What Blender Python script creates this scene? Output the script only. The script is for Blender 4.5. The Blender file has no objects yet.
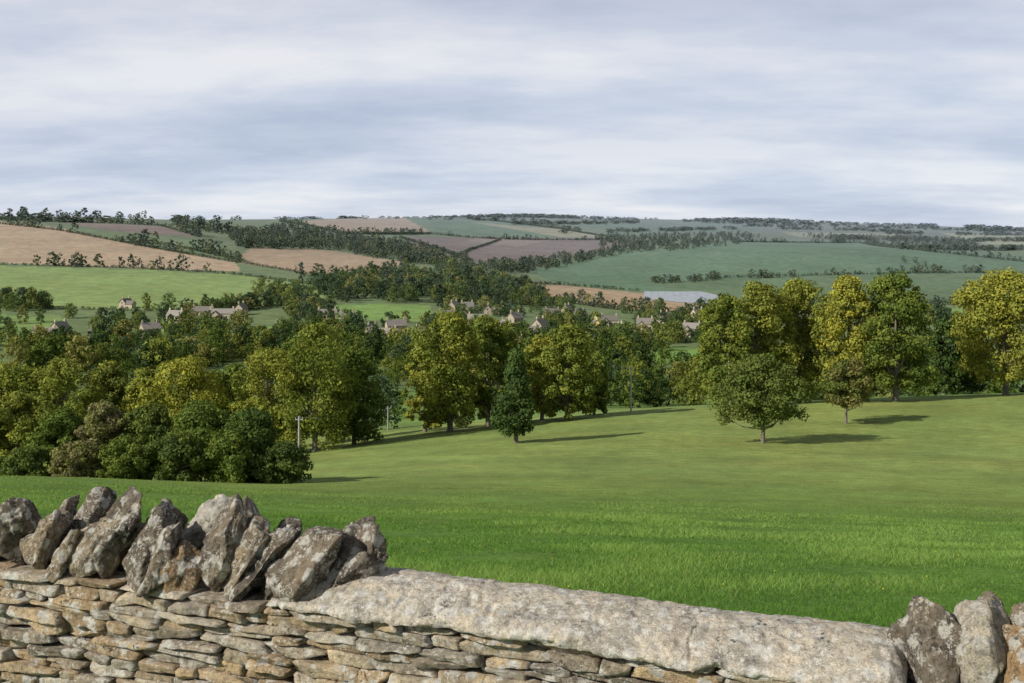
import bpy, bmesh, math, numpy as np
from mathutils import Vector
F=1200.0; HV=225.0
R=np.random.RandomState
scene=bpy.context.scene
# ---------------------------------------------------------------- utils
def link(ob,parent=None):
    scene.collection.objects.link(ob)
    if parent is not None: ob.parent=parent
    return ob
def empty(name):
    e=bpy.data.objects.new(name,None); link(e); return e
def mesh_np(name,verts,faces,nper,mat,cols=None,smooth=False,parent=None):
    me=bpy.data.meshes.new(name)
    verts=np.asarray(verts,np.float32); faces=np.asarray(faces,np.int32).ravel()
    nf=len(faces)//nper
    me.vertices.add(len(verts)); me.vertices.foreach_set('co',verts.ravel())
    me.loops.add(len(faces)); me.loops.foreach_set('vertex_index',faces)
    me.polygons.add(nf)
    me.polygons.foreach_set('loop_start',np.arange(nf,dtype=np.int32)*nper)
    me.polygons.foreach_set('loop_total',np.full(nf,nper,np.int32))
    if smooth: me.polygons.foreach_set('use_smooth',np.ones(nf,bool))
    me.update(calc_edges=True)
    if cols is not None:
        a=me.color_attributes.new('Col','FLOAT_COLOR','POINT')
        c=np.ones((len(verts),4),np.float32); c[:,:3]=cols
        a.data.foreach_set('color',c.ravel())
    me.materials.append(mat)
    return link(bpy.data.objects.new(name,me),parent)
_T=R(7).rand(32,32,32)
def vnoise(p):
    i=np.floor(p).astype(int); f=p-i; f=f*f*(3-2*f)
    out=0
    for a in (0,1):
        wa=f[:,0] if a else 1-f[:,0]
        for b in (0,1):
            wb=f[:,1] if b else 1-f[:,1]
            for c in (0,1):
                wc=f[:,2] if c else 1-f[:,2]
                out=out+wa*wb*wc*_T[(i[:,0]+a)&31,(i[:,1]+b)&31,(i[:,2]+c)&31]
    return out*2-1
def fbm(p,o=4):
    s=0;a=1
    for k in range(o):
        s=s+a*vnoise(p*(2**k)+k*5.3); a*=0.5
    return s/1.6
# ---------------------------------------------------------------- terrain table (bearing u, distance d)
near=[(1,-1.72),(2,-1.9),(3,-2.25),(4,-2.55),(6,-2.85),(8,-3.15),(12,-3.9)]
nearv=[(d,HV-z*F/d) for d,z in near]
prof={
 -500:[(20,550),(30,518),(45,485),(58,470),(80,472),(110,485),(160,470),(250,430),(450,375),(700,330),(850,308),(1250,266),(1700,222),(2500,215),(4000,222),(8000,225)],
 0:[(20,550),(30,519),(45,488),(58,475),(80,478),(110,490),(160,475),(250,430),(450,375),(700,332),(850,308),(1250,266),(1800,220),(2500,214),(4000,222),(8000,225)],
 150:[(20,552),(30,522),(45,493),(60,481),(80,479),(110,485),(160,470),(250,425),(450,375),(700,332),(850,309),(1250,268),(1700,236),(2100,218),(4000,221),(8000,223)],
 310:[(20,554),(30,527),(50,500),(70,490),(88,481),(110,468),(140,455),(180,443),(250,425),(450,370),(700,330),(870,307),(1250,275),(1800,245),(2400,226),(3200,218),(8000,221)],
 450:[(20,555),(30,530),(50,503),(70,490),(100,466),(130,447),(160,431),(190,424),(250,420),(450,372),(700,328),(900,308),(1300,278),(2000,253),(3000,232),(4200,216),(8000,218)],
 560:[(20,556),(30,531),(50,506),(70,491),(100,465),(130,444),(160,425),(190,413),(250,412),(450,375),(700,332),(900,315),(1300,288),(2000,262),(3000,238),(4500,221),(8000,216)],
 650:[(20,557),(30,533),(50,508),(70,493),(100,465),(130,443),(160,418),(185,406),(220,408),(300,410),(450,375),(700,335),(900,315),(1200,301),(1500,286),(2100,248),(3000,240),(4500,226),(8000,218)],
 800:[(20,558),(30,536),(50,511),(70,496),(100,467),(130,443),(160,418),(185,401),(215,399),(300,408),(450,375),(700,335),(900,315),(1200,302),(1500,287),(2150,243),(3000,246),(4500,231),(8000,221)],
 920:[(20,558),(30,538),(50,514),(70,498),(100,468),(130,443),(160,417),(185,397),(215,394),(300,404),(450,375),(700,335),(900,317),(1200,303),(1500,289),(2150,250),(3000,249),(4500,235),(8000,224)],
 1024:[(20,559),(30,540),(50,517),(70,501),(100,471),(130,443),(160,415),(185,394),(215,390),(300,398),(450,372),(700,335),(900,318),(1200,304),(1500,290),(2100,262),(3000,247),(4500,238),(8000,230)],
 1600:[(20,559),(30,541),(50,518),(70,502),(100,472),(130,443),(160,413),(185,390),(215,386),(300,392),(450,372),(700,335),(900,318),(1200,304),(1500,290),(2200,268),(3000,252),(4500,242),(8000,232)]}
US=np.linspace(-500,1600,211); LD=np.linspace(0,math.log(20000),500)
pk=sorted(prof); tab=[]
for k in pk:
    pr=nearv+prof[k]+[(20000,231)]
    tab.append(np.interp(LD,[math.log(a) for a,_ in pr],[b for _,b in pr]))
tab=np.array(tab)
VT=np.empty((len(US),len(LD)))
for j in range(len(LD)): VT[:,j]=np.interp(US,pk,tab[:,j])
def gs(A,s,ax):
    n=int(s*3); k=np.exp(-0.5*(np.arange(-n,n+1)/s)**2); k/=k.sum()
    pad=[(0,0),(0,0)]; pad[ax]=(n,n)
    P=np.pad(A,pad,mode='edge'); out=0
    for i,w in enumerate(k):
        out=out+w*(P[i:i+A.shape[0],:] if ax==0 else P[:,i:i+A.shape[1]])
    return out
VT=gs(VT,4.0,0); 
V2=gs(VT,5.0,1); m=1/(1+np.exp(-(LD-math.log(14))*6)); VT=VT*(1-m)+V2*m
def vof(u,d):
    u=np.clip(np.asarray(u,float),-500,1599.9); l=np.clip(np.log(np.maximum(np.asarray(d,float),1.0)),0,LD[-1]-1e-6)
    a=(u-US[0])/(US[1]-US[0]); b=l/(LD[1]-LD[0])
    i=np.clip(np.floor(a).astype(int),0,len(US)-2); j=np.clip(np.floor(b).astype(int),0,len(LD)-2); fa=a-i; fb=b-j
    return (VT[i,j]*(1-fa)*(1-fb)+VT[i+1,j]*fa*(1-fb)+VT[i,j+1]*(1-fa)*fb+VT[i+1,j+1]*fa*fb)
def zof(u,d): return -(vof(u,d)-HV)*np.maximum(d,1.0)/F
def xof(u,d): return (u-512)*d/F
def ray(u,v,dmin=450,dmax=15000):
    ds=np.exp(np.linspace(math.log(dmin),math.log(dmax),1200)); vs=vof(np.full(1200,u),ds)
    k=np.argmax(vs<=v)
    if vs[k]>v: return None
    return ds[k]
# ---------------------------------------------------------------- materials
def newmat(name):
    m=bpy.data.materials.new(name); m.use_nodes=True; nt=m.node_tree; nt.nodes.clear(); return m,nt
def N(nt,t,**kw):
    n=nt.nodes.new(t)
    for k,v in kw.items():
        if k in n.inputs: n.inputs[k].default_value=v
        else: setattr(n,k,v)
    return n
def ramp(nt,stops,src):
    r=nt.nodes.new('ShaderNodeValToRGB'); e=r.color_ramp.elements
    while len(e)<len(stops): e.new(0.5)
    for i,(p,c) in enumerate(stops):
        e[i].position=p; e[i].color=(c if len(c)==4 else (*c,1)) if hasattr(c,'__len__') else (c,c,c,1)
    nt.links.new(src,r.inputs[0]); return r.outputs[0]
def mixc(nt,a,b,f,mode='MIX'):
    n=nt.nodes.new('ShaderNodeMix'); n.data_type='RGBA'; n.blend_type=mode
    for s,i in ((f,0),(a,6),(b,7)):
        if hasattr(s,'links'): nt.links.new(s,n.inputs[i])
        else: n.inputs[i].default_value=s if i==0 else (*s,1)
    return n.outputs[2]
def noise(nt,scale,detail=4,rough=.55,vec=None):
    n=N(nt,'ShaderNodeTexNoise',Scale=scale,Detail=detail,Roughness=rough)
    if vec is not None: nt.links.new(vec,n.inputs['Vector'])
    return n.outputs['Fac']
def attr(nt):
    a=nt.nodes.new('ShaderNodeAttribute'); a.attribute_name='Col'; return a.outputs['Color']
def simple(name,rough=.85,var=.25,scale=3.0,color=None,bump=0.0,spec=.2):
    m,nt=newmat(name); co=N(nt,'ShaderNodeTexCoord').outputs['Object']
    base=attr(nt) if color is None else None
    n=noise(nt,scale,5,.6,co)
    f=ramp(nt,[(.3,1-var),(.7,1+var)],n)
    c=mixc(nt,base if base is not None else color,f,1.0,'MULTIPLY')
    b=N(nt,'ShaderNodeBsdfPrincipled',Roughness=rough); b.inputs['Specular IOR Level'].default_value=spec
    nt.links.new(c,b.inputs['Base Color'])
    if bump>0:
        bp=N(nt,'ShaderNodeBump',Strength=bump,Distance=.05); nt.links.new(n,bp.inputs['Height']); nt.links.new(bp.outputs[0],b.inputs['Normal'])
    o=N(nt,'ShaderNodeOutputMaterial'); nt.links.new(b.outputs[0],o.inputs[0]); return m
def leafmat(name,tr=.3):
    m,nt=newmat(name); c=attr(nt)
    d=N(nt,'ShaderNodeBsdfDiffuse'); t=N(nt,'ShaderNodeBsdfTranslucent'); x=N(nt,'ShaderNodeMixShader'); x.inputs[0].default_value=tr
    nt.links.new(c,d.inputs[0]); c2=mixc(nt,c,(1.2,1.25,.6),1.0,'MULTIPLY'); nt.links.new(c2,t.inputs[0])
    nt.links.new(d.outputs[0],x.inputs[1]); nt.links.new(t.outputs[0],x.inputs[2])
    o=N(nt,'ShaderNodeOutputMaterial'); nt.links.new(x.outputs[0],o.inputs[0]); return m
M_leaf=leafmat('foliage',.24); M_blade=leafmat('grass_blade',.35)
M_bark=simple('bark',.95,.35,4,bump=.5)
# ground
M_ground,nt=newmat('pasture_ground'); co=N(nt,'ShaderNodeTexCoord').outputs['Object']
g=attr(nt)
for sc,lo,hi in ((.008,.88,1.12),(.09,.78,1.22),(.7,.80,1.20),(6,.70,1.30)):
    g=mixc(nt,g,ramp(nt,[(.3,lo),(.7,hi)],noise(nt,sc,3,.65,co)),1.0,'MULTIPLY')
yl=ramp(nt,[(.42,0.0),(.7,.7)],noise(nt,.05,5,.7,co))
g=mixc(nt,g,mixc(nt,g,(1.28,1.03,1.0),1.0,'MULTIPLY'),yl)
b=N(nt,'ShaderNodeBsdfPrincipled',Roughness=.95); b.inputs['Specular IOR Level'].default_value=.1
nt.links.new(g,b.inputs['Base Color'])
bp=N(nt,'ShaderNodeBump',Strength=.6,Distance=.18); nt.links.new(noise(nt,3,6,.7,co),bp.inputs['Height']); nt.links.new(bp.outputs[0],b.inputs['Normal'])
o=N(nt,'ShaderNodeOutputMaterial'); nt.links.new(b.outputs[0],o.inputs[0])
# limestone
def stonemat(name,lich=.5,bs=1.0,contrast=1.0,pale=(.60,.59,.54)):
    m,nt=newmat(name); co=N(nt,'ShaderNodeTexCoord').outputs['Object']
    base=attr(nt)
    K=contrast
    n1=noise(nt,7,5,.65,co); n2=noise(nt,38,6,.72,co); n3=noise(nt,170,3,.7,co)
    c=mixc(nt,base,ramp(nt,[(.3,tuple(1-K*x for x in (.50,.50,.47))),(.5,(1,.98,.94)),(.72,(1.35,1.27,1.14))],n1),1.0,'MULTIPLY')
    c=mixc(nt,c,ramp(nt,[(.30,1-K*.62),(.5,1.0),(.75,1.40)],n2),1.0,'MULTIPLY')
    c=mixc(nt,c,ramp(nt,[(.3,.65),(.7,1.3)],n3),1.0,'MULTIPLY')
    c=mixc(nt,c,(.32,.20,.09),ramp(nt,[(.58,0.0),(.72,.3)],noise(nt,5.2,3,.6,co)))
    wv=N(nt,'ShaderNodeVectorMath',operation='ADD'); nt.links.new(co,wv.inputs[0])
    nz=N(nt,'ShaderNodeTexNoise',Scale=34,Detail=4,Roughness=.7); nt.links.new(co,nz.inputs['Vector'])
    sc=N(nt,'ShaderNodeVectorMath',operation='SCALE'); sc.inputs['Scale'].default_value=.075; nt.links.new(nz.outputs['Color'],sc.inputs[0]); nt.links.new(sc.outputs[0],wv.inputs[1])
    v=N(nt,'ShaderNodeTexVoronoi',Scale=15); nt.links.new(wv.outputs[0],v.inputs['Vector'])
    disc=ramp(nt,[(.32,1.0),(.42,0.0)],v.outputs['Distance'])
    sel=ramp(nt,[(.60-.25*lich,0.0),(.68-.25*lich,1.0)],noise(nt,5.5,4,.65,co))
    lf=mixc(nt,disc,sel,1.0,'MULTIPLY')
    lc=mixc(nt,tuple(x*.62 for x in pale),pale,ramp(nt,[(.38,0.0),(.6,1.0)],n2))
    c=mixc(nt,c,lc,lf)
    v2=N(nt,'ShaderNodeTexVoronoi',Scale=55); nt.links.new(wv.outputs[0],v2.inputs['Vector'])
    lf2=mixc(nt,ramp(nt,[(.28,.95),(.42,0.0)],v2.outputs['Distance']),ramp(nt,[(.53-.08*lich,0.0),(.62-.08*lich,1.0)],noise(nt,9,3,.6,co)),1.0,'MULTIPLY')
    c=mixc(nt,c,tuple(x*.95 for x in pale),lf2)
    v3=N(nt,'ShaderNodeTexVoronoi',Scale=36); nt.links.new(wv.outputs[0],v3.inputs['Vector'])
    c=mixc(nt,c,(.05,.045,.038),mixc(nt,ramp(nt,[(.22,.85),(.38,0.0)],v3.outputs['Distance']),ramp(nt,[(.53,0.0),(.62,1.0)],noise(nt,6.5,3,.6,co)),1.0,'MULTIPLY'))
    c=mixc(nt,c,(.40,.27,.07),mixc(nt,ramp(nt,[(.2,.6),(.36,0.0)],v2.outputs['Distance']),ramp(nt,[(.58,0.0),(.66,1.0)],noise(nt,4.2,3,.6,co)),1.0,'MULTIPLY'))
    b=N(nt,'ShaderNodeBsdfPrincipled',Roughness=.93); b.inputs['Specular IOR Level'].default_value=.15
    nt.links.new(c,b.inputs['Base Color'])
    bp=N(nt,'ShaderNodeBump',Strength=1.0*bs,Distance=.018); nt.links.new(n2,bp.inputs['Height'])
    bp2=N(nt,'ShaderNodeBump',Strength=.8*bs,Distance=.006); nt.links.new(n3,bp2.inputs['Height']); nt.links.new(bp.outputs[0],bp2.inputs['Normal'])
    nt.links.new(bp2.outputs[0],b.inputs['Normal'])
    o=N(nt,'ShaderNodeOutputMaterial'); nt.links.new(b.outputs[0],o.inputs[0]); return m
M_stone=stonemat('limestone_rubble',.8,1.0,.9,(.64,.61,.54)); M_up=stonemat('limestone_upright',1.05,1.2,1.15,(.62,.59,.52)); M_cope=stonemat('limestone_coping',1.4,1.0,.8,(.72,.69,.62))
# ---------------------------------------------------------------- terrain mesh + field colours
def baked_haze(c,d,k=5200.):  # distance haze painted into surface colour, blending albedo towards blue-grey
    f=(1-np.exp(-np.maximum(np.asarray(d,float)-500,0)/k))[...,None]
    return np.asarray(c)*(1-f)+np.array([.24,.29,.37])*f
def inpoly(u,v,P):
    ins=np.zeros(u.shape,bool); n=len(P); j=n-1
    for i in range(n):
        xi,yi=P[i]; xj,yj=P[j]
        c=((yi>v)!=(yj>v))&(u<(xj-xi)*(v-yi)/(yj-yi+1e-9)+xi); ins^=c; j=i
    return ins
TAN=(.39,.30,.185); BRN=(.17,.13,.10); GM=(.10,.175,.07); OL=(.12,.155,.065); PALE=(.30,.30,.16)
fields=[
 ([(-500,266),(0,266),(150,270),(240,275),(322,286),(326,300),(250,308),(180,310),(0,306),(-500,306)],(.205,.295,.085)),
 ([(-500,221),(0,221),(60,228),(130,243),(235,262),(240,272),(150,268),(0,263),(-500,262)],TAN),
 ([(-500,212),(0,214),(120,220),(235,240),(235,246),(120,232),(0,219),(-500,217)],OL),
 ([(60,222),(160,226),(200,236),(120,232)],(.20,.15,.11)),
 ([(252,247),(330,250),(405,262),(385,276),(320,276),(236,262)],(.36,.275,.165)),
 ([(285,222),(400,215),(432,233),(345,233)],(.38,.30,.20)),
 ([(400,215),(470,218),(560,228),(622,238),(450,236)],GM),
 ([(470,222),(560,229),(622,238),(560,237)],PALE),
 ([(400,237),(640,238),(600,252),(500,264),(430,258)],BRN),
 ([(480,238),(560,238),(520,246),(450,244)],(.22,.18,.13)),
 ([(640,225),(1100,235),(1100,248),(860,244),(640,236)],OL),
 ([(560,222),(760,224),(760,232),(620,234)],GM),
 ([(940,233),(1100,238),(1100,247),(985,244)],(.30,.34,.16)),
 ([(780,232),(900,234),(900,238),(800,237)],(.25,.29,.15)),
 ([(530,271),(620,252),(740,240),(860,240),(960,250),(1024,256),(1600,270),(1600,303),(1024,300),(960,304),(740,296),(700,299),(640,291),(560,284)],(.095,.175,.075)),
 ([(650,283),(760,277),(990,273),(1100,275),(1100,300),(960,304),(740,296),(700,299)],(.10,.165,.06)),
 ([(515,283),(560,285),(640,293),(705,301),(700,312),(620,309),(540,298)],(.36,.265,.15)),
 ([(312,304),(430,305),(432,322),(330,318)],(.18,.30,.07)),
 ([(930,308),(970,308),(965,326),(930,326)],(.18,.30,.07)),
 ([(-100,312),(62,316),(72,345),(-100,348)],(.17,.27,.075)),
 ([(610,346),(700,348),(700,366),(610,364)],(.17,.29,.065)),
 ([(150,322),(190,322),(200,334),(150,332)],(.17,.29,.065)),
 ([(250,328),(300,326),(310,340),(250,342)],(.17,.29,.065)),
 ([(470,340),(520,344),(520,356),(460,354)],(.17,.27,.065)),
]
ang=np.concatenate([np.linspace(-180,-30,40)[:-1],np.linspace(-30,30,620),np.linspace(30,180,40)[1:-1]])*math.pi/180
dr=np.exp(np.linspace(math.log(.6),math.log(20000),820))
A,D=np.meshgrid(ang,dr,indexing='ij')
cosA=np.maximum(np.cos(A),math.cos(math.radians(38)))
depth=D*cosA; X=D*np.sin(A); Y=D*np.cos(A)
U=512+F*np.tan(np.clip(A,-1.0,1.0))
Z=zof(U,depth)
Z=Z+0.12*fbm(np.stack([X.ravel()/9,Y.ravel()/9,0*X.ravel()],1),3).reshape(X.shape)*np.clip((D-12)/20,0,1)
Vv=vof(U,depth)
col=np.empty(X.shape+(3,)); 
t=np.clip((depth-40)/60,0,1)[...,None]
col[:]=np.array((.120,.220,.040))*(1-t)+np.array((.205,.270,.075))*t
t2=np.clip((depth-190)/25,0,1)[...,None]; t3=np.clip((depth-330)/60,0,1)[...,None]
col=col*(1-t2)+np.array((.14,.23,.06))*t2; col=col*(1-t3)+np.array((.13,.185,.07))*t3
wob=2.0*fbm(np.stack([X.ravel()/60,Y.ravel()/60,0*X.ravel()+3],1),2).reshape(X.shape)
for P,c in fields:
    dm=(depth>520)
    mk=inpoly(U+wob*1.2,Vv+wob*.25,P)&dm
    col[mk]=c
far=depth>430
col=np.where(far[...,None],baked_haze(col,depth),col)  # far ground colours carry the painted haze
na,nd=X.shape
verts=np.stack([X,Y,Z],-1).reshape(-1,3)
idx=np.arange(na*nd).reshape(na,nd); nxt=np.roll(idx,-1,axis=0)
f=np.stack([idx[:,:-1],nxt[:,:-1],nxt[:,1:],idx[:,1:]],-1).reshape(-1,4)[:, ::-1]
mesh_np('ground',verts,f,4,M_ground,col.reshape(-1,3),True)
# ---------------------------------------------------------------- trees
GREEN=(.108,.160,.036); DARK=(.056,.094,.032); YEL=(.33,.32,.055); OLV=(.190,.222,.048); RUS=(.22,.17,.065)
def leaves(rng,cen,rad,cnt,size,base,tipcol,squash=.8,mixr=.35):
    n=len(cen); ci=np.repeat(np.arange(n),cnt); m=len(ci)
    d=rng.normal(size=(m,3)); d/=np.linalg.norm(d,axis=1)[:,None]
    r=rad[ci]*(.40+.72*rng.rand(m)**.7)
    p=cen[ci]+d*r[:,None]*np.array([1,1,squash])
    nn=d+rng.normal(size=(m,3))*.45+np.array([0,0,.25]); nn/=np.linalg.norm(nn,axis=1)[:,None]
    t=np.cross(nn,rng.normal(size=(m,3))); t/=np.linalg.norm(t,axis=1)[:,None]+1e-9
    b=np.cross(nn,t); s=(size*(.55+.9*rng.rand(m)))[:,None]
    q=np.stack([p-t*s,p-b*s*.6,p+t*s,p+b*s*.6],1).reshape(-1,3)
    base=np.array(base);tip=np.array(tipcol)
    cm=np.clip(rng.rand(n)*1.0,0,1)[ci]*mixr*1.4+rng.rand(m)*mixr*.6
    c=(base*(1-cm[:,None])+tip*cm[:,None])*(.78+.44*rng.rand(m))[:,None]*(.82+.36*rng.rand(n))[ci][:,None]
    return q,np.repeat(c,4,axis=0)
def crown(rng,w,z0,z1,ncl,shape='round'):
    H=z1-z0; cen=[];rad=[]
    ph=rng.rand(4)*6.28
    for k in range(ncl):
        t=(k+rng.rand())/ncl
        if shape=='round': e=math.sqrt(max(0,1-abs((t-.40)/.62)**2.4))
        elif shape=='cone': e=max(.12,(1-t)**.65*min(1,.55+t*3))
        else: e=math.sqrt(max(0,1-abs((t-.5)/.52)**2.0))
        a=rng.rand()*6.283
        wob=1+.18*math.sin(2*a+ph[0])+.14*math.sin(3*a+ph[1]+t*5)+.10*math.sin(5*a+ph[2]+t*9)
        rr=w*.5*(rng.uniform(.08,.17) if shape!='cone' else .15)*1.4
        rr=min(rr,H*.2)
        ro=max(0,w*.5*e*wob-rr*.8)*(rng.rand()**.45)
        cen.append((math.cos(a)*ro,math.sin(a)*ro,z0+rr*.6+t*(H-1.4*rr))); rad.append(rr*rng.uniform(.75,1.45))
    return np.array(cen),np.array(rad)
def tube(pts,rads,n=7):
    vs=[];fs=[]
    pts=[np.array(p,float) for p in pts]
    for i,p in enumerate(pts):
        d=pts[min(i+1,len(pts)-1)]-pts[max(i-1,0)]; d/=np.linalg.norm(d)+1e-9
        a=np.cross(d,[.3,1,.1]); a/=np.linalg.norm(a); b=np.cross(d,a)
        for k in range(n):
            th=6.2832*k/n; vs.append(p+rads[i]*(a*math.cos(th)+b*math.sin(th)))
    for i in range(len(pts)-1):
        for k in range(n):
            fs.append((i*n+k,i*n+(k+1)%n,(i+1)*n+(k+1)%n,(i+1)*n+k))
    return np.array(vs),np.array(fs)
def tree(name,u,d,vtop,wpx,base=GREEN,tip=YEL,mixr=.35,shape='round',trunk=.16,nl=14000,seed=0,vbase=None,ls=None,ncl=None):
    rng=R(seed+int(u*7+d*13)%100000)
    if vbase is not None:
        dd=ray(u,vbase,60,260); d=dd if dd else d
    x=xof(u,d); z=float(zof(u,d)); H=-(vtop-HV)*d/F-z; w=wpx*d/F
    e=empty(name); e.location=(x,d,z-.1)
    if ncl is None: ncl=int(105+w*4)
    z0=H*trunk
    cen,rad=crown(rng,w,z0,H,ncl,shape)
    nl=int(nl*1.35)
    cnt=np.maximum(8,(rad**2/np.sum(rad**2)*nl)).astype(int)
    if ls is None: ls=.0016*d*.74
    q,c=leaves(rng,cen,rad,cnt,ls,base,tip,.75,mixr)
    mesh_np('crown',q,np.arange(len(q)),4,M_leaf,c,parent=e)
    V=[];Fc=[];off=0
    tr=max(.14,H*.022)
    sway=rng.uniform(-.02,.02,2)*H
    top=(sway[0],sway[1],H*.72)
    tr_pts=[(0,0,-.3),(0,0,H*.03),(sway[0]*.3,sway[1]*.3,H*.25),(sway[0]*.7,sway[1]*.7,H*.5),top]
    v,f2=tube(tr_pts,[tr*1.7,tr*1.1,tr*.9,tr*.55,tr*.15]); V.append(v);Fc.append(f2);off+=len(v)
    for k in rng.choice(len(cen),min(18,len(cen)),replace=False):
        c0=cen[k]; h0=min(max(H*.16,c0[2]*.5),H*.6); s=np.array([sway[0]*h0/H,sway[1]*h0/H,h0]); mid=(s+c0)/2+np.array([0,0,-.04*H])*(-1 if rng.rand()<.5 else 1)
        v,f2=tube([s,mid,c0],[tr*.42,tr*.28,tr*.07],5); V.append(v);Fc.append(f2+off);off+=len(v)
    V=np.concatenate(V);Fc=np.concatenate(Fc)
    mesh_np('trunk_and_limbs',V,Fc,4,M_bark,np.tile((.17,.15,.12),(len(V),1)),True,parent=e)
    return e
# right-hand group
tree('beech_tree',724,186,292,62,GREEN,YEL,.30,seed=1,trunk=.08)
tree('beech_tree',758,190,280,82,OLV,YEL,.30,seed=2,nl=18000,trunk=.08)
tree('beech_tree',800,196,277,78,OLV,YEL,.25,seed=3,trunk=.08)
tree('beech_tree',848,190,274,74,OLV,YEL,.75,seed=4,nl=17000,trunk=.08)
tree('beech_tree',896,188,271,80,GREEN,YEL,.18,seed=5,nl=18000,trunk=.1)
tree('oak_tree',763,130,352,94,GREEN,RUS,.18,seed=6,vbase=443,trunk=.2,nl=13000)
tree('oak_tree',846,145,357,58,GREEN,RUS,.40,seed=7,vbase=423,trunk=.28,nl=6500)
tree('beech_tree',1006,182,268,104,OLV,YEL,.55,seed=8,vbase=395,nl=20000,trunk=.12)
tree('oak_tree',944,225,318,46,DARK,GREEN,.3,seed=9,nl=6000,trunk=.05)
tree('oak_tree',972,230,330,34,DARK,GREEN,.3,seed=10,nl=5000,trunk=.05)
# centre group
tree('beech_tree',450,163,309,84,GREEN,YEL,.42,seed=11,nl=18000,trunk=.08)
tree('beech_tree',488,172,314,56,GREEN,YEL,.25,seed=12,trunk=.08)
tree('beech_tree',425,170,338,40,OLV,YEL,.4,seed=13,nl=7000,trunk=.05)
tree('hornbeam_tree',516,130,348,56,DARK,GREEN,.35,seed=14,vbase=443,shape='cone',trunk=.10,nl=11000)
tree('beech_tree',567,172,322,72,GREEN,YEL,.32,seed=15,nl=15000,trunk=.06)
tree('beech_tree',542,178,334,46,OLV,YEL,.5,seed=16,nl=8000,trunk=.06)
tree('beech_tree',594,182,352,34,GREEN,YEL,.2,seed=17,nl=6000,trunk=.06)
# left wood
L=[(12,150,362,90,GREEN,.5),(62,150,356,80,OLV,.15),(108,160,360,64,DARK,.4),(146,158,366,60,OLV,.35),(186,150,354,84,OLV,.6),(232,165,362,70,GREEN,.15),
   (268,150,347,84,OLV,.35),(315,150,320,100,GREEN,.30),(354,158,346,66,GREEN,.1),(-50,150,350,110,GREEN,.3),(335,170,342,60,GREEN,.2)]
for i,(u,d,vt,w,c,mx) in enumerate(L): tree('beech_tree',u,d,vt,w,c,YEL,mx,seed=30+i,nl=12000,trunk=.06)
Lf=[(-30,92,385,90,GREEN,YEL,.3),(18,92,390,84,OLV,YEL,.15),(62,90,406,70,GREEN,OLV,.3),(104,88,400,64,(.19,.165,.10),OLV,.4),(150,87,402,72,DARK,OLV,.4),
    (200,85,398,82,GREEN,OLV,.25),(248,84,406,76,DARK,GREEN,.5)]
for i,(u,d,vt,w,c,tp,mx) in enumerate(Lf): tree('hawthorn_tree',u,d,vt,w,c,tp,mx,seed=60+i,nl=16000,trunk=.03)
Lb=[(284,82,440,58,DARK,OLV,.3),(228,81,428,66,GREEN,OLV,.3),(176,80,432,66,DARK,OLV,.4),(122,80,436,60,GREEN,OLV,.4),(75,80,440,56,(.17,.15,.08),OLV,.4),(30,80,445,50,DARK,OLV,.4)]
for i,(u,d,vt,w,c,tp,mx) in enumerate(Lb): tree('hawthorn_bush',u,d,vt,w,c,tp,mx,seed=80+i,nl=10000,trunk=.0)
# ---------------------------------------------------------------- houses
M_wall=simple('cotswold_stone_wall',.9,.18,1.2); M_roof=simple('stone_slate_roof',.85,.3,1.5); M_win=simple('window_glass',.2,.1,1,spec=.5)
def boxv(x0,x1,y0,y1,z0,z1):
    v=[(x,y,z) for x in (x0,x1) for y in (y0,y1) for z in (z0,z1)]
    f=[(0,1,3,2),(4,6,7,5),(0,4,5,1),(2,3,7,6),(0,2,6,4),(1,5,7,3)]
    return v,f
def polyobj(name,parts,mat,col,parent):
    V=[];Fc=[]
    for v,f in parts:
        o=len(V); V+=list(v); Fc+=[tuple(i+o for i in a) for a in f]
    me=bpy.data.meshes.new(name); me.from_pydata(V,[],Fc); me.update()
    a=me.color_attributes.new('Col','FLOAT_COLOR','POINT')
    for k in a.data: k.color=(*col,1)
    me.materials.append(mat); return link(bpy.data.objects.new(name,me),parent)
houses=[]
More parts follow.
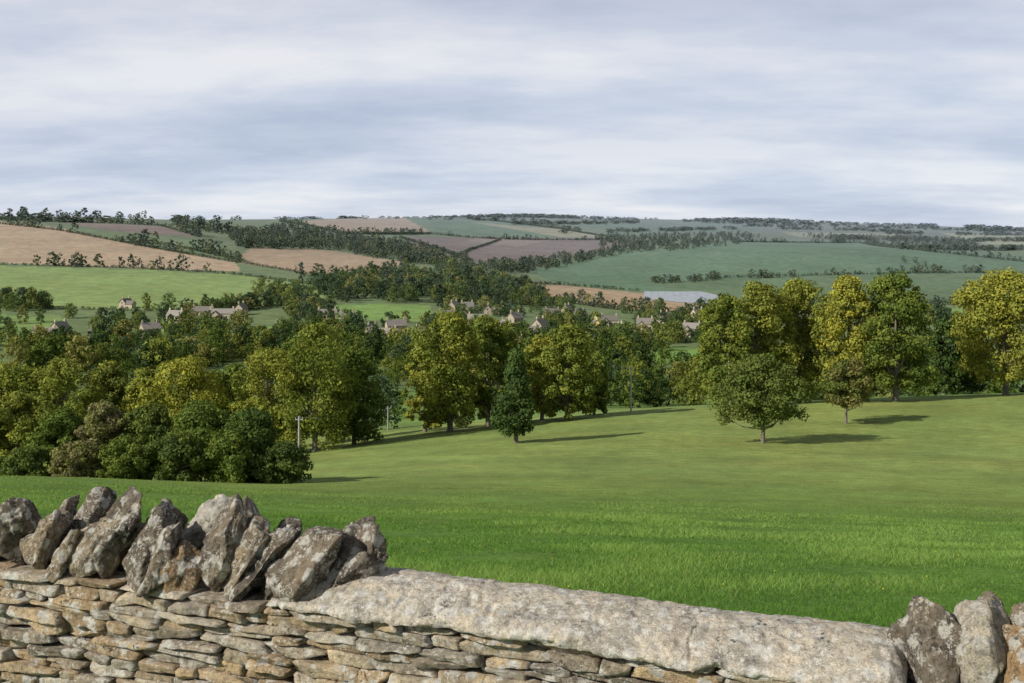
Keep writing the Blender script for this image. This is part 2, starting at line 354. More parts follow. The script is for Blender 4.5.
def house(u,v,Ln=11,W=6.5,H=4.8,yaw=0,wc=(.40,.33,.22),rc=(.19,.165,.135),wing=False):
    d=ray(u,v,480)
    e=empty('stone_cottage'); e.location=(xof(u,d),d,float(zof(u,d))-.1); e.rotation_euler=(0,0,math.radians(yaw))
    houses.append((u,d,(Ln*.5+2)*F/d))
    l,w=Ln/2,W/2; rh=W*.52
    def prism(l,w,H,rh,ox=0,oy=0,turn=False):
        vs=[(-l,-w,-1.5),(l,-w,-1.5),(l,w,-1.5),(-l,w,-1.5),(-l,-w,H),(l,-w,H),(l,w,H),(-l,w,H),(-l,0,H+rh),(l,0,H+rh)]
        if turn: vs=[(-y,x,z) for x,y,z in vs]
        vs=[(x+ox,y+oy,z) for x,y,z in vs]
        return vs,[(0,1,5,4),(2,3,7,6),(1,2,6,9,5),(3,0,4,8,7),(4,5,9,8),(6,7,8,9)]
    o=.35; t=.18
    def slab(s,l=l,w=w,H=H,rh=rh,ox=0,oy=0,turn=False):
        k=rh/w
        a=[(-l-o,s*(w+o),H-k*o+.04),(l+o,s*(w+o),H-k*o+.04),(l+o,0,H+rh+.04),(-l-o,0,H+rh+.04)]
        if turn: a=[(-y,x,z) for x,y,z in a]
        a=[(x+ox,y+oy,z) for x,y,z in a]
        b2=[(x,y,z+t) for x,y,z in a]
        return a+b2,[(0,1,2,3),(4,5,6,7),(0,1,5,4),(1,2,6,5),(2,3,7,6),(3,0,4,7)]
    wl=[prism(l,w,H,rh)]; rf=[slab(-1),slab(1)]
    if wing:
        kw=dict(l=3.0,w=2.4,H=H*.85,rh=2.2,ox=-l*.45,oy=-w-2.4,turn=True)
        wl.append(prism(**kw)); rf+=[slab(-1,**kw),slab(1,**kw)]
    polyobj('walls',wl,M_wall,wc,e)
    polyobj('roof',rf,M_roof,rc,e)
    ch=[boxv(x-.45,x+.45,-.4,.4,H+rh-.6,H+rh+1.5) for x in (-l+.8,l-.8)]
    ch+=[boxv(x-.15,x+.15,-.15,.15,H+rh+1.5,H+rh+1.9) for x in (-l+.8,l-.8)]
    polyobj('chimneys',ch,M_wall,wc,e)
    ws=[];fr=[]; n=max(2,int(Ln/3))
    for i in range(n):
        x=-l+Ln*(i+.5)/n
        for zz in (1.0,3.2):
            if zz<2 and i==n//2: continue
            if zz+1.3>H: continue
            for s in (-1,1):
                y=s*w; ws.append(boxv(x-.5,x+.5,min(y,y+s*.03),max(y,y+s*.03),zz,zz+1.15))
                fr.append(boxv(x-.62,x+.62,min(y,y+s*.09),max(y,y+s*.09),zz+1.16,zz+1.32)); fr.append(boxv(x-.62,x+.62,min(y,y+s*.09),max(y,y+s*.09),zz-.14,zz-.01))
    for s in (-1,1):
        for zz in (1.0,3.3):
            xx=s*l; ws.append(boxv(min(xx,xx+s*.03),max(xx,xx+s*.03),-.5,.5,zz,zz+1.1))
    polyobj('windows',ws,M_win,(.03,.035,.045),e); polyobj('window_frames',fr,M_wall,(.5,.45,.35),e)
    x=-l+Ln*(n//2+.5)/n
    polyobj('door',[boxv(x-.5,x+.5,-w-.05,-w+.1,0,2.1)],M_bark,(.10,.09,.07),e)
rh=R(5)
HL=[(45,341,12,0),(104,342,15,10),(60,335,9,65),(203,318,14,5),(222,320,16,0),(241,317,10,70),(194,325,9,30),(126,306,9,80),(176,322,10,-20),
 (327,318,12,20),(347,323,9,-10),(384,345,13,0),(406,347,15,5),(372,339,9,70),(424,343,9,40),(396,335,11,10),(454,314,10,60),(467,312,9,0),(446,324,9,25),(488,316,9,80),(478,326,12,10),
 (515,324,9,60),(530,341,9,20),(505,334,10,100),(540,332,10,70),(552,320,10,10),(567,316,7,50),(596,331,9,90),(609,326,11,0),(580,322,8,30),(586,339,10,10),(620,334,9,60),(645,331,10,0),(664,325,8,40),(692,336,10,-10),(470,338,9,-15),(698,320,9,30),(285,333,10,10),(150,338,10,40)]
for (u,v,Ln,yaw) in HL:
    wc=np.array((.42,.36,.27))*rh.uniform(.7,1.2)
    if u==596: wc=np.array((.80,.58,.24))
    house(u,v+rh.uniform(-2,3),Ln,rh.uniform(5.2,6.6),rh.uniform(3.6,5.4),yaw+rh.uniform(-12,12),tuple(wc),tuple(np.array((.23,.21,.185))*rh.uniform(.65,1.3)),wing=rh.rand()<.4)
# ---------------------------------------------------------------- masses of distant trees
def protos(n,ncl,nl,size,seed):
    out=[]
    for i in range(n):
        rng=R(seed+i); cen,rad=crown(rng,rng.uniform(.75,1.05),.06 if i%3 else .12,1.0,ncl)
        rad*=1.15; cnt=np.full(ncl,max(3,nl//ncl))
        q,c=leaves(rng,cen,rad,cnt,size,(1,1,1),(1.25,1.2,1.1),.85,.4)
        out.append((q,c))
    return out
PF=protos(8,22,170,.075,100); PM=protos(8,40,1100,.036,200)
PAL=[(GREEN,3),(DARK,3.0),(OLV,2.2),((.26,.26,.08),1.1),((.075,.115,.06),1)]
pw=np.array([p[1] for p in PAL]);pw/=pw.sum()
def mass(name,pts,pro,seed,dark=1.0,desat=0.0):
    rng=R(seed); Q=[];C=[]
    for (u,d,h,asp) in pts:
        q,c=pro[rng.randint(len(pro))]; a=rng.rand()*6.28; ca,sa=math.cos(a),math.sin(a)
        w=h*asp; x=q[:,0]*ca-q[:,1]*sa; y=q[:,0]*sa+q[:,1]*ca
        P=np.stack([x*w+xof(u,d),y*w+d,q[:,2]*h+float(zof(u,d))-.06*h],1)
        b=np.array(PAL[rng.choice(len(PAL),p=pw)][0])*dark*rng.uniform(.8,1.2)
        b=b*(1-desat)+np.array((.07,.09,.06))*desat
        Q.append(P);C.append(baked_haze(c*b,np.full(len(c),d),5000.))  # distance haze mixed into the leaf colours
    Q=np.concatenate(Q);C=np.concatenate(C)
    mesh_np(name,Q,np.arange(len(Q)),4,M_leaf,C)
rg=R(11)
def line(pts,h,sp,jit=.3,skip=0.0,wid=3,dmin=520,asp=(.85,1.4)):
    out=[]
    g=[]
    for u,v in pts:
        d=ray(u,v,dmin)
        if d: g.append((xof(u,d),d))
    ph=rg.rand()*9
    for a,b in zip(g[:-1],g[1:]):
        Ln=math.hypot(a[0]-b[0],a[1]-b[1]); n=max(1,int(Ln/sp))
        n=min(n,500)
        for k in range(n):
            t=(k+rg.rand())/n; x=a[0]+(b[0]-a[0])*t+rg.uniform(-wid,wid); y=a[1]+(b[1]-a[1])*t+rg.uniform(-wid,wid)
            if skip and math.sin(x/41+ph)+math.sin(x/17+2*ph)*.8+rg.uniform(-.6,.6)<(skip*3-1.6): continue
            hh=h*rg.uniform(1-jit,1+jit); out.append((512+F*x/y,y,hh,rg.uniform(*asp)))
    return out
def hedge(pts,h=2.6,trees=.0,th=11):
    o=line(pts,h,3.6,.3,0,.8,asp=(1.2,2.0))
    if trees: o+=line(pts,th,12,.5,1-trees,2)
    return o
def band(P,n,h,jit=.3,dmin=450,avoid=True,clump=False):
    P=np.array(P,float); out=[]; k=0
    while len(out)<n and k<n*20:
        k+=1
        u=rg.uniform(P[:,0].min(),P[:,0].max()); v=rg.uniform(P[:,1].min(),P[:,1].max())
        if not inpoly(np.array([u]),np.array([v]),[tuple(p) for p in P])[0]: continue
        d=ray(u,v,dmin)
        if d is None: continue
        if clump and vnoise(np.array([[xof(u,d)/34.,d/55.,3.3]]))[0]<-.12: continue
        hh=h*rg.uniform(1-jit,1+jit)
        if avoid and any(abs(u-hu)<hw+2 and (-14 if hh<h else -42)<d-hd<9 for hu,hd,hw in houses): continue
        out.append((u,d,hh,rg.uniform(.75,1.15)))
    return out
pts=[]
pts+=line([(-150,221),(0,218),(110,220),(175,225),(240,236)],17,9,.35,.35,6)
pts+=line([(-150,222),(0,220),(110,222),(175,227),(240,237)],5,5,.35,.0,6)
pts+=hedge([(-100,224),(0,224),(60,231),(130,244),(237,263)],3.5,.35,13)
pts+=hedge([(130,242),(170,245),(215,255),(245,262)],3,.6,14)
pts+=hedge([(0,219),(60,222),(160,226),(200,237)],3,.5,12)
pts+=hedge([(-100,265),(0,265),(150,269),(240,275),(322,286)],2.8,.35,12)
pts+=line([(60,266),(125,269),(160,270),(218,272)],14,18,.4,.4)
pts+=line([(280,274),(305,276),(390,276)],11,11,.4,.3)
pts+=hedge([(236,262),(320,276),(385,277)],3)
pts+=band([(225,234),(290,228),(345,236),(445,252),(445,266),(400,263),(330,250),(240,249)],620,13)
pts+=hedge([(-100,309),(0,308),(180,312),(250,309),(325,301)],2.6,.2,8)
pts+=hedge([(280,222),(340,234),(430,234),(470,238),(620,240)],5,.6,11)
pts+=hedge([(400,238),(440,250),(470,262)],5,.5,9)
pts+=hedge([(500,240),(470,250),(450,260)],4,.3,9)
pts+=hedge([(365,217),(400,216),(470,219),(560,229),(622,239)],5,.5,12)
pts+=band([(430,262),(500,266),(600,253),(640,245),(740,240),(740,245),(620,255),(540,272),(470,277)],380,12)
pts+=band([(600,238),(740,234),(760,238),(735,241),(640,246),(600,248)],260,13)
pts+=band([(800,236),(960,240),(985,250),(900,244),(830,241)],260,14)
pts+=hedge([(740,242),(860,243),(930,252),(1024,262),(1150,268)],4,.5,11)
pts+=line([(650,283),(700,281),(720,278)],9,4,.3,0,13)
pts+=line([(738,279),(800,277)],9,6,.5,.25,7)
pts+=hedge([(720,278),(800,276),(890,274),(990,273)],3.2,.3,9)
pts+=line([(880,274),(985,272)],10,9,.3,.2)
pts+=line([(905,262),(945,274)],9,14,.4,.4,15)
pts+=hedge([(515,284),(560,285),(640,291)],3.5,.3,9)
pts+=hedge([(760,298),(960,305),(1024,301),(1150,302)],5,.6,9)
pts+=hedge([(520,284),(545,299),(620,310),(700,313)],4,.5,9)
for (a,b,vv,n) in ((360,1100,219,220),(480,760,222,200),(740,1100,228,240),(560,900,231,190),(830,1100,239,210),(900,1100,248,130),(880,1100,233,170),(0,400,220,60)):
    for k in range(n):
        u=rg.uniform(a,b)
        if math.sin(u/31+vv)+math.sin(u/13+vv*2)<-.7: continue
        d=ray(u,vv+rg.uniform(-1.0,1.0)+2*math.sin(u/70),1500)
        if d: pts.append((u,d,12*rg.uniform(.6,1.2),rg.uniform(1.5,4)))
for k in range(1500):
    u=rg.uniform(-200,1300); 
    if u<340 and rg.rand()<.7: continue
    if (math.sin(u/61)+math.sin(u/23+1)+.6*math.sin(u/9))<-.75: continue
    d=rg.uniform(6000,8500); pts.append((u,d,(17+7*math.sin(u/37))*rg.uniform(.8,1.2),rg.uniform(1.8,4.5)))
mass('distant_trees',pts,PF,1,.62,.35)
mid=[]
mid+=band([(305,290),(370,276),(450,270),(515,284),(545,298),(540,306),(440,304),(340,303)],240,15,.3)
for P,n,h in (([(-100,318),(60,322),(180,320),(260,320),(330,325),(440,322),(560,318),(705,322),(720,365),(400,385),(-100,372)],400,10),
              ([(-100,345),(250,332),(440,348),(720,340),(720,370),(400,388),(-100,376)],220,11),
              ([(440,304),(560,300),(720,314),(720,345),(560,345),(440,345)],230,9),
              ([(60,310),(190,309),(260,306),(330,306),(330,318),(60,322)],90,9),
              ([(255,290),(300,294),(320,305),(262,308)],22,12)):
    mid+=band(P,n,h,.45,clump=True)
mid+=band([(0,306),(58,307),(58,310),(0,312)],14,15,.15)
mid+=line([(700,314),(800,310),(930,326),(1024,320)],12,7,.3,.1,12)
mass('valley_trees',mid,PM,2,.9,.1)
lo=[]
for k in range(190):
    u=rg.uniform(355,1100); d=rg.uniform(265,440)
    if u<430 and d<400: continue
    lo.append((u,d,rg.uniform(7,13),rg.uniform(.8,1.1)))
for k in range(70):
    u=rg.uniform(-100,400); d=rg.uniform(200,420); lo.append((u,d,rg.uniform(6,10),rg.uniform(.8,1.1)))
mass('valley_woodland',lo,PM,3,.82)
# ---------------------------------------------------------------- solar array
M_sol=simple('solar_panel_glass',.8,.15,.15,spec=.05)
e=empty('solar_panel_array'); parts=[];posts=[]
v=303.4; r=0
while v>292.0:
    ul=644+max(0,v-299.5)*11; ur=735-max(0,299.5-v)*4.6
    n=max(2,int((ur-ul)/7))
    for k in range(n):
        u0=ul+(ur-ul)*k/n; u1=ul+(ur-ul)*(k+.95)/n
        dl=ray((u0+u1)/2,v,900)
        z=float(zof((u0+u1)/2,dl)); x0,x1=xof(u0,dl),xof(u1,dl)
        a=[(x0,dl-1.3,z+.5),(x1,dl-1.3,z+.5),(x1,dl+1.3,z+1.0),(x0,dl+1.3,z+1.0)]; b2=[(p[0],p[1]+.05,p[2]-.1) for p in a]
        parts.append((a+b2,[(0,1,2,3),(7,6,5,4),(0,4,5,1),(1,5,6,2),(2,6,7,3),(3,7,4,0)]))
        posts.append(boxv(x0+1,x0+1.15,dl-.1,dl+.1,z-.3,z+.7)); posts.append(boxv(x1-1,x1-.85,dl-.1,dl+.1,z-.3,z+.7))
    v-=.55; r+=1
polyobj('panels',parts,M_sol,(.33,.36,.40),e); polyobj('posts',posts,M_sol,(.3,.3,.3),e)
# ---------------------------------------------------------------- utility poles + wire
M_pole=simple('weathered_timber',.9,.2,5); 
def pole(u,d,vtop,wood=(.20,.18,.16)):
    z=float(zof(u,d)); H=-(vtop-HV)*d/F-z; e=empty('utility_pole'); e.location=(xof(u,d),d,z-.2)
    v,f2=tube([(0,0,0),(0,0,H*.5),(0,0,H+.2)],[.14,.12,.10],8); mesh_np('pole',v,f2,4,M_pole,np.tile(wood,(len(v),1)),True,e)
    p=[boxv(-.45,.45,-.05,.05,H-.25,H-.14)]
    for x in (-.38,0,.38): p.append(boxv(x-.04,x+.04,-.04,.04,H-.14,H+.05))
    polyobj('crossarm_and_insulators',p,M_pole,wood,e); return Vector((xof(u,d),d,z+H-.1))
pA=pole(299,135,416,(.35,.34,.33)); pB=pole(388,195,406,(.3,.3,.3)); pC=pole(631,178,366,(.4,.39,.37))
def wire(a,b,sag):
    P=[a.lerp(b,t/12)-Vector((0,0,sag*4*(t/12)*(1-t/12))) for t in range(13)]
    v,f2=tube([tuple(p) for p in P],[.035]*13,4); mesh_np('overhead_wire',v,f2,4,M_pole,np.tile((.4,.4,.4),(len(v),1)),True)
wire(pA,pB,.8)
# ---------------------------------------------------------------- dry stone wall
W0=np.array([-2.22,5.2]); ev=np.array([.930,-.368]); nv=np.array([-.368,-.930]); TOP=-1.495
def s_of_u(u):
    t=(u-512)/F; return (t*W0[1]-W0[0])/(ev[0]-t*ev[1])
ICO={}
def ico(n):
    if n not in ICO:
        bm=bmesh.new(); bmesh.ops.create_icosphere(bm,subdivisions=n,radius=1)
        ICO[n]=(np.array([v.co[:] for v in bm.verts]),np.array([[v.index for v in f.verts] for f in bm.faces])); bm.free()
    return ICO[n]
def rock(rng,size,sub=4,k=16,nch=7,jit=.12,amp=.012,freq=14,chd=(.95,1.4),rough=.0,bite=0.0):
    d,f=ico(sub)
    n=[];dd=[]
    for ax in range(3):
        for s in (-1,1):
            v=np.zeros(3); v[ax]=s; v+=rng.uniform(-jit,jit,3); n.append(v/np.linalg.norm(v)); dd.append(1)
    for i in range(nch):
        v=rng.normal(size=3); n.append(v/np.linalg.norm(v)); dd.append(rng.uniform(*chd))
    n=np.array(n);dd=np.array(dd)
    q=np.maximum(d@n.T,0)/dd
    r=(q**k).sum(1)**(-1/k)
    p=d*r[:,None]*np.array(size)/2
    off=rng.rand(3)*30
    dn=d/np.array(size); dn/=np.linalg.norm(dn,axis=1)[:,None]
    h=fbm(p*freq+off,5)+.6*np.abs(fbm(p*freq*.45+off+9,2))
    if rough: h=h-rough*np.abs(fbm(p*freq*1.3+off+3,3))*1.5
    p=p+dn*(h*amp)[:,None]
    if bite:
        b=fbm(p*np.array([1.6,1,.8])*11+off+17,3); b=np.floor(b*3.2)/3.2+.25*(b*3.2-np.floor(b*3.2))/3.2
        p=p+dn*(b*bite)[:,None]
    return p,f
def rot(ax,a):
    c,s=math.cos(a),math.sin(a)
    return {0:np.array([[1,0,0],[0,c,-s],[0,s,c]]),1:np.array([[c,0,s],[0,1,0],[-s,0,c]]),2:np.array([[c,-s,0],[s,c,0],[0,0,1]])}[ax]
Bs=np.array([[ev[0],ev[1],0],[-nv[0],-nv[1],0],[0,0,1]])
class Soup:
    def __init__(s): s.V=[];s.F=[];s.C=[];s.o=0
    def add(s,p,f,c): s.V.append(p);s.F.append(f+s.o);s.C.append(np.tile(c,(len(p),1)));s.o+=len(p)
    def make(s,name,mat,parent): return mesh_np(name,np.concatenate(s.V),np.concatenate(s.F),3,mat,np.concatenate(s.C),True,parent)
def toworld(p,s,b,z):
    q=p+np.array([s,b,z]); w=q@Bs; w[:,:2]+=W0; return w
wall=empty('dry_stone_wall'); rs=R(21)
def tone(rng,dark=1.0):
    base=[(.43,.34,.225),(.39,.32,.22),(.48,.41,.30),(.32,.275,.21),(.42,.32,.20),(.42,.38,.31)][rng.randint(6)]
    return np.array(base)*rng.uniform(.7,1.2)*dark
S=Soup(); z=TOP
while z>-2.95:
    h=rs.uniform(.028,.066); s=-1.6+rs.uniform(-.2,0)
    while s<5.0:
        Ln=rs.uniform(.08,.34)*(1 if h>.045 else 1.2); 
        vis=(-.15<s<4.4) and z>-2.1
        sub=4 if vis else 3
        subs=[(z,h)] if (h<.052 or rs.rand()<.55) else [(z,h*.5),(z-h*.5,h*.5)]
        for zz,hh in subs:
            dp=rs.uniform(.14,.2); pr=rs.uniform(-.026,.018)
            p,f=rock(rs,(Ln-.002,dp,hh*1.0),sub,k=26,nch=6,jit=.11,amp=.0055,freq=20,chd=(1.0,1.4),rough=.4,bite=.006)
            p=p@rot(1,rs.uniform(-.05,.05)).T@rot(2,rs.uniform(-.09,.09)).T
            S.add(toworld(p,s+Ln/2,dp/2+pr,zz-hh/2+rs.uniform(-.003,.003)),f,tone(rs))
        s+=Ln
    z-=h*.97
z=TOP
while z>-2.95:
    h=rs.uniform(.05,.09); s=-1.6
    while s<5.0:
        Ln=rs.uniform(.15,.4); p,f=rock(rs,(Ln,.16,h),2,k=10,nch=3,amp=.005); S.add(toworld(p,s+Ln/2,.36,z-h/2),f,tone(rs)); s+=Ln
    z-=h
S.make('coursed_stones',M_stone,wall)
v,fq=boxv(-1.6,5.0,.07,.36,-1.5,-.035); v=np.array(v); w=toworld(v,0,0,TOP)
mesh_np('rubble_core',w,np.array(fq),4,M_stone,np.tile((.05,.04,.03),(8,1)),False,wall)  # near-black core colour stands for mortar and shadow between the stones
S=Soup()
def upright(u,hgt,thick,depth_,lean,yaw,b,c,sink=.03,seed=0,ht=0.0,du=0.0):
    rng=R(seed*3+int(u)+900); s=s_of_u(u+du)
    p,f=rock(rng,(thick,depth_,hgt),5,k=30,nch=11,jit=.30,amp=.016,freq=12,chd=(.66,1.05),rough=.6,bite=.024)
    p=p@rot(0,ht).T@rot(1,lean).T@rot(2,yaw).T
    zmin=p[:,2].min(); S.add(toworld(p,s,b,TOP-zmin-sink),f,np.array(c))
G1=(.225,.19,.145);G2=(.31,.255,.18);G3=(.18,.155,.125);W1=(.56,.54,.48);B1=(.33,.23,.13)
UP=[(-150,.30,.14,.30,.5,.3,.17,G1),(-105,.28,.14,.3,.4,-.3,.15,G2),(-60,.30,.14,.30,.45,.5,.17,G3),(-25,.30,.15,.30,.4,.2,.15,G1),
 (8,.30,.14,.22,.45,.9,.33,G1),(-2,.27,.15,.22,.3,-.2,.12,G3),(22,.31,.13,.24,.5,.8,.12,G2),(36,.35,.14,.22,.4,.7,.34,G3),(62,.32,.15,.22,.6,.4,.34,G1),(48,.26,.11,.2,.6,.4,.10,G2),
 (70,.30,.13,.24,.65,.9,.12,G2),(98,.34,.12,.26,.5,.7,.14,G3),(124,.33,.11,.30,.35,.8,.14,G3),(150,.38,.20,.18,.75,.2,.36,W1),(100,.32,.14,.2,.5,.2,.37,G1),
 (146,.28,.10,.26,.35,.5,.12,G1),(166,.25,.16,.20,.4,.9,.08,B1),(182,.31,.10,.26,.4,.5,.22,G3),(206,.34,.12,.27,.4,.8,.14,G1),
 (232,.36,.11,.30,.55,.6,.16,G2),(252,.30,.10,.26,.6,.5,.13,G3),(276,.30,.13,.26,.75,.5,.14,G3),(300,.34,.15,.28,.65,1.0,.14,G1),(338,.29,.14,.28,.65,1.1,.17,G3),
 (195,.30,.14,.2,.4,.3,.36,G1),(245,.31,.14,.2,.4,.3,.36,G3),(352,.27,.13,.24,.4,.8,.26,G3),(320,.30,.14,.2,.5,.3,.36,G1)]
for i,(u,h,t,dp,ln,yw,b,c) in enumerate(UP): upright(u,h*1.01,t*1.06,dp*1.03,ln,yw,b,c,seed=i,du=-max(0,u-170)*.12)
UR=[(930,.24,.11,.22,.35,.7,.12,G3,5),(972,.32,.16,.27,.5,.8,.13,(.44,.40,.32),0),(1008,.25,.15,.28,.35,.7,.11,B1,4),(1040,.31,.15,.28,.3,.6,.15,G1,0),(985,.28,.13,.2,.4,.4,.34,G1,5),(1075,.30,.14,.3,.3,.3,.15,G2,0),(1120,.3,.14,.3,.3,.3,.15,G1,0),(1170,.30,.14,.3,.3,.5,.15,G3,0)]
for i,(u,h,t,dp,ln,yw,b,c,du) in enumerate(UR): upright(u,h,t,dp,ln,yw,b,c,seed=50+i,du=du)
S.make('upright_coping_stones',M_up,wall)
# rounded slab coping
s0,s1=s_of_u(268),s_of_u(905); ns,na2=900,110
ss=np.linspace(s0,s1,ns); th=np.linspace(0,1,na2)
def section(t):
    P=[(-.030,.0),(-.038,.014),(-.022,.034),(.03,.062),(.12,.095),(.22,.108),(.32,.098),(.41,.07),(.455,.03),(.45,.0),(.2,-.004),(-.030,.0)]
    L_=np.concatenate([[0],np.cumsum([math.hypot(P[i+1][0]-P[i][0],P[i+1][1]-P[i][1]) for i in range(len(P)-1)])]); L_/=L_[-1]
    return np.interp(t,L_,[p[0] for p in P]),np.interp(t,L_,[p[1] for p in P])
bb,zz=section(th)
SS,BB=np.meshgrid(ss,bb,indexing='ij'); _,ZZ=np.meshgrid(ss,zz,indexing='ij')
endf=np.clip((SS-s0)/.24,0,1)**.5*np.clip((s1-SS)/.05,0,1)**.5
ZZ=ZZ*(.25+.75*endf); cB=.21; BB=cB+(BB-cB)*(.8+.2*endf)
pp=np.stack([SS.ravel(),BB.ravel(),ZZ.ravel()],1)
dirn=np.stack([0*SS.ravel(),(BB.ravel()-cB)/.24,(ZZ.ravel()-.02)/.09],1); dirn/=np.linalg.norm(dirn,axis=1)[:,None]+1e-6
lip=np.clip((.07-pp[:,1])/.08,0,1)
h=.010*fbm(pp*6,4)+.009*fbm(pp*26+4,4)+lip*.040*fbm(np.stack([pp[:,0]*8,pp[:,1]*2,pp[:,2]*18],1)+7,4)-.013*np.clip(np.abs(fbm(pp*14+2,3))*3-1.0,0,1)
pp=pp+dirn*h[:,None]; pp[:,2]+=.012*fbm(np.stack([pp[:,0]*1.6,0*pp[:,0],0*pp[:,0]],1),2)
for js in (s_of_u(690),):
    jd=np.abs(pp[:,0]-js+.05*fbm(pp*9,3)); pp[:,2]-=.006*np.exp(-(jd/.006)**2)
w=toworld(pp,0,0,TOP+.004)
ix=np.arange(ns*na2).reshape(ns,na2); f=np.stack([ix[:-1,:-1],ix[1:,:-1],ix[1:,1:],ix[:-1,1:]],-1).reshape(-1,4)
mesh_np('rounded_coping_slab',w,f,4,M_cope,np.tile((.52,.475,.40),(len(w),1)),True,wall)
# ---------------------------------------------------------------- foreground grass blades
rb=R(3); n=520000
d=np.exp(rb.uniform(math.log(4.6),math.log(90),n)); u=rb.uniform(-120,1150,n)
x=(u-512)*d/F; y=d
bk=(x-W0[0])*(-nv[0])+(y-W0[1])*(-nv[1]); keep=(bk>.46)&(rb.rand(n)<np.clip((92-d)/50,0,1))
x,y,d,u=x[keep],y[keep],d[keep],u[keep]; n=len(x)
pn=fbm(np.stack([x*.45,y*.45,0*x],1),4); pn2=fbm(np.stack([x*.12,y*.12,0*x+5],1),3)
zg=zof(u,d)+0.12*fbm(np.stack([x/9,y/9,0*x],1),3)*np.clip((np.hypot(x,y)-12)/20,0,1)
hh=(.04+.045*rb.rand(n))*(1+1.3*pn)*np.clip(1.15-d/90,.4,1.1); wd=np.maximum(.004,d*.00075)*(.7+.6*rb.rand(n))
a=rb.rand(n)*6.283; tx,ty=np.cos(a),np.sin(a); l=rb.uniform(.5,1.6,n)*hh; a2=rb.rand(n)*6.283
p0=np.stack([x-tx*wd/2,y-ty*wd/2,zg-.01],1); p1=np.stack([x+tx*wd/2,y+ty*wd/2,zg-.01],1); p2=np.stack([x+np.cos(a2)*l,y+np.sin(a2)*l,zg+hh],1)
q=np.stack([p0,p1,p2],1).reshape(-1,3)
cm=np.clip(.5+1.1*pn+.8*pn2+rb.normal(size=n)*.25,0,1)[:,None]
tt=np.clip((d-35)/50,0,1)[:,None]
c=(np.array((.098,.205,.036))*(1-cm)+np.array((.230,.35,.088))*cm)*(1-tt)+np.array((.240,.315,.085))*tt
c=c*(.75+.5*rb.rand(n))[:,None]
dry=rb.rand(n)<.02; c[dry]=(.34,.31,.17)
mesh_np('grass',q,np.arange(len(q)),3,M_blade,np.repeat(c,3,axis=0))
M_fl=simple('yellow_petal',.7,.1,20,(.75,.60,.03))
V=[];Fc=[];off=0
for k in range(26):
    dd=math.exp(rb.uniform(math.log(14),math.log(34))); uu=rb.uniform(420,1000) ; xx=xof(uu,dd); z0=float(zof(uu,dd))+.07
    r=.015
    V+=[(xx+r*math.cos(t*1.0472),dd+r*math.sin(t*1.0472),z0+.012*(t%2)) for t in range(6)]; V.append((xx,dd,z0-.005)); 
    for t in range(6): Fc.append((off+t,off+(t+1)%6,off+6))
    off+=7
mesh_np('yellow_wildflowers',V,Fc,3,M_fl)
# ---------------------------------------------------------------- light, sky, camera
SUN=Vector((-.86,-.51,0)).normalized(); el=math.radians(32)
sd=Vector((SUN.x*math.cos(el),SUN.y*math.cos(el),math.sin(el)))
ld=bpy.data.lights.new('sun','SUN'); ld.energy=5.0; ld.angle=math.radians(.6); ld.color=(1,.95,.86)
lo_=link(bpy.data.objects.new('sun',ld)); lo_.rotation_euler=(-sd).to_track_quat('-Z','Y').to_euler()
w=bpy.data.worlds.new('World'); scene.world=w; w.use_nodes=True; nt=w.node_tree; nt.nodes.clear()
sky=nt.nodes.new('ShaderNodeTexSky'); sky.sky_type='NISHITA'; sky.sun_disc=False; sky.sun_elevation=el; sky.sun_rotation=math.atan2(sd.x,sd.y)
b1=N(nt,'ShaderNodeBackground',Strength=.09); nt.links.new(sky.outputs[0],b1.inputs[0])
co=N(nt,'ShaderNodeTexCoord').outputs['Generated']; sp=N(nt,'ShaderNodeSeparateXYZ'); nt.links.new(co,sp.inputs[0])
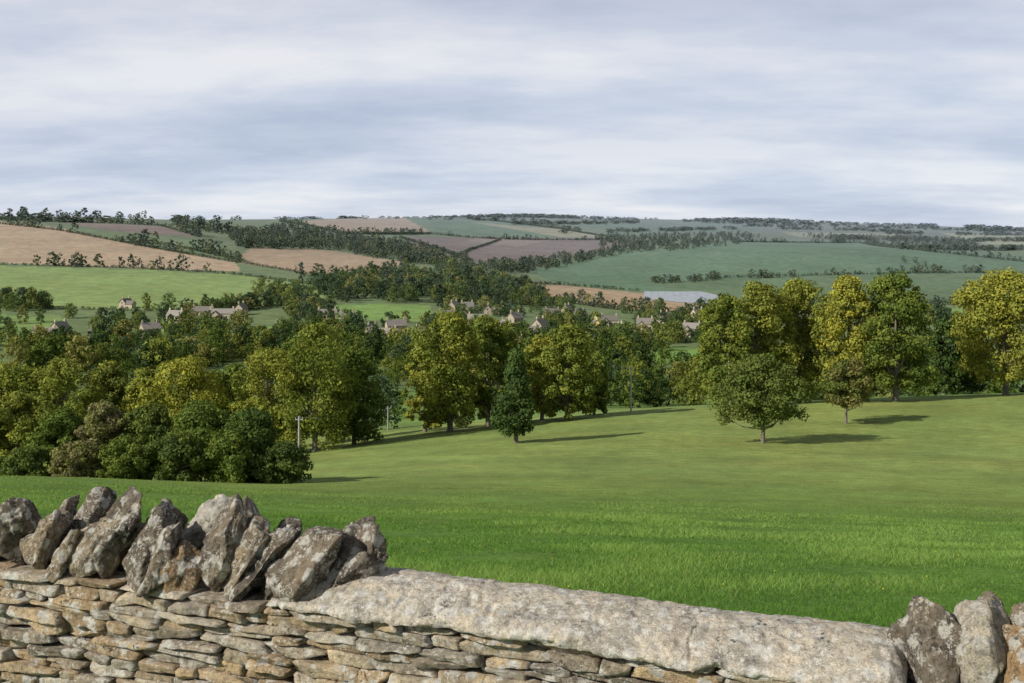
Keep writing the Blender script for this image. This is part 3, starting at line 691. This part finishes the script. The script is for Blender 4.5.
def mth(op,a,b=None):
    n=N(nt,'ShaderNodeMath',operation=op)
    for i,s in enumerate((a,b)):
        if s is None: continue
        if hasattr(s,'links'): nt.links.new(s,n.inputs[i])
        else: n.inputs[i].default_value=s
    return n.outputs[0]
zc=mth('ADD',mth('MAXIMUM',sp.outputs[2],0.0),.14)
cx=mth('DIVIDE',sp.outputs[0],zc); cy=mth('DIVIDE',sp.outputs[1],zc)
cb=N(nt,'ShaderNodeCombineXYZ'); nt.links.new(mth('MULTIPLY',cx,.9),cb.inputs[0]); nt.links.new(mth('MULTIPLY',cy,1.2),cb.inputs[1]); cb.inputs[2].default_value=2.7
n1=noise(nt,.75,6,.50,cb.outputs[0]); n2=noise(nt,2.6,6,.6,cb.outputs[0])
nn=mth('ADD',mth('MULTIPLY',n1,.76),mth('MULTIPLY',n2,.24))
cc=ramp(nt,[(.36,(.51,.57,.71)),(.47,(.63,.68,.79)),(.54,(.75,.775,.85)),(.62,(.87,.87,.90))],nn)
eg=ramp(nt,[(0.0,(1.06,1.09,1.10)),(.035,(.97,1.02,1.07)),(.07,(.88,.92,.99)),(.10,(.98,1.0,1.03)),(.17,(1.05,1.03,1.02)),(.3,(.66,.66,.66)),(.6,(.34,.34,.34))],sp.outputs[2])
cc=mixc(nt,cc,eg,1.0,'MULTIPLY')
b2=N(nt,'ShaderNodeBackground',Strength=1.0); nt.links.new(cc,b2.inputs[0])
mx=N(nt,'ShaderNodeMixShader'); mx.inputs[0].default_value=.87; nt.links.new(b1.outputs[0],mx.inputs[1]); nt.links.new(b2.outputs[0],mx.inputs[2])
o=N(nt,'ShaderNodeOutputWorld'); nt.links.new(mx.outputs[0],o.inputs[0])
cam=bpy.data.cameras.new('camera'); cam.sensor_width=36; cam.lens=F/1024*36; cam.shift_y=-(341.5-HV)/1024; cam.clip_end=60000; cam.clip_start=.05
co_=link(bpy.data.objects.new('camera',cam)); co_.location=(0,0,0); co_.rotation_euler=(math.pi/2,0,0); scene.camera=co_
scene.view_settings.view_transform='Standard'; scene.view_settings.look='None'; scene.view_settings.exposure=0
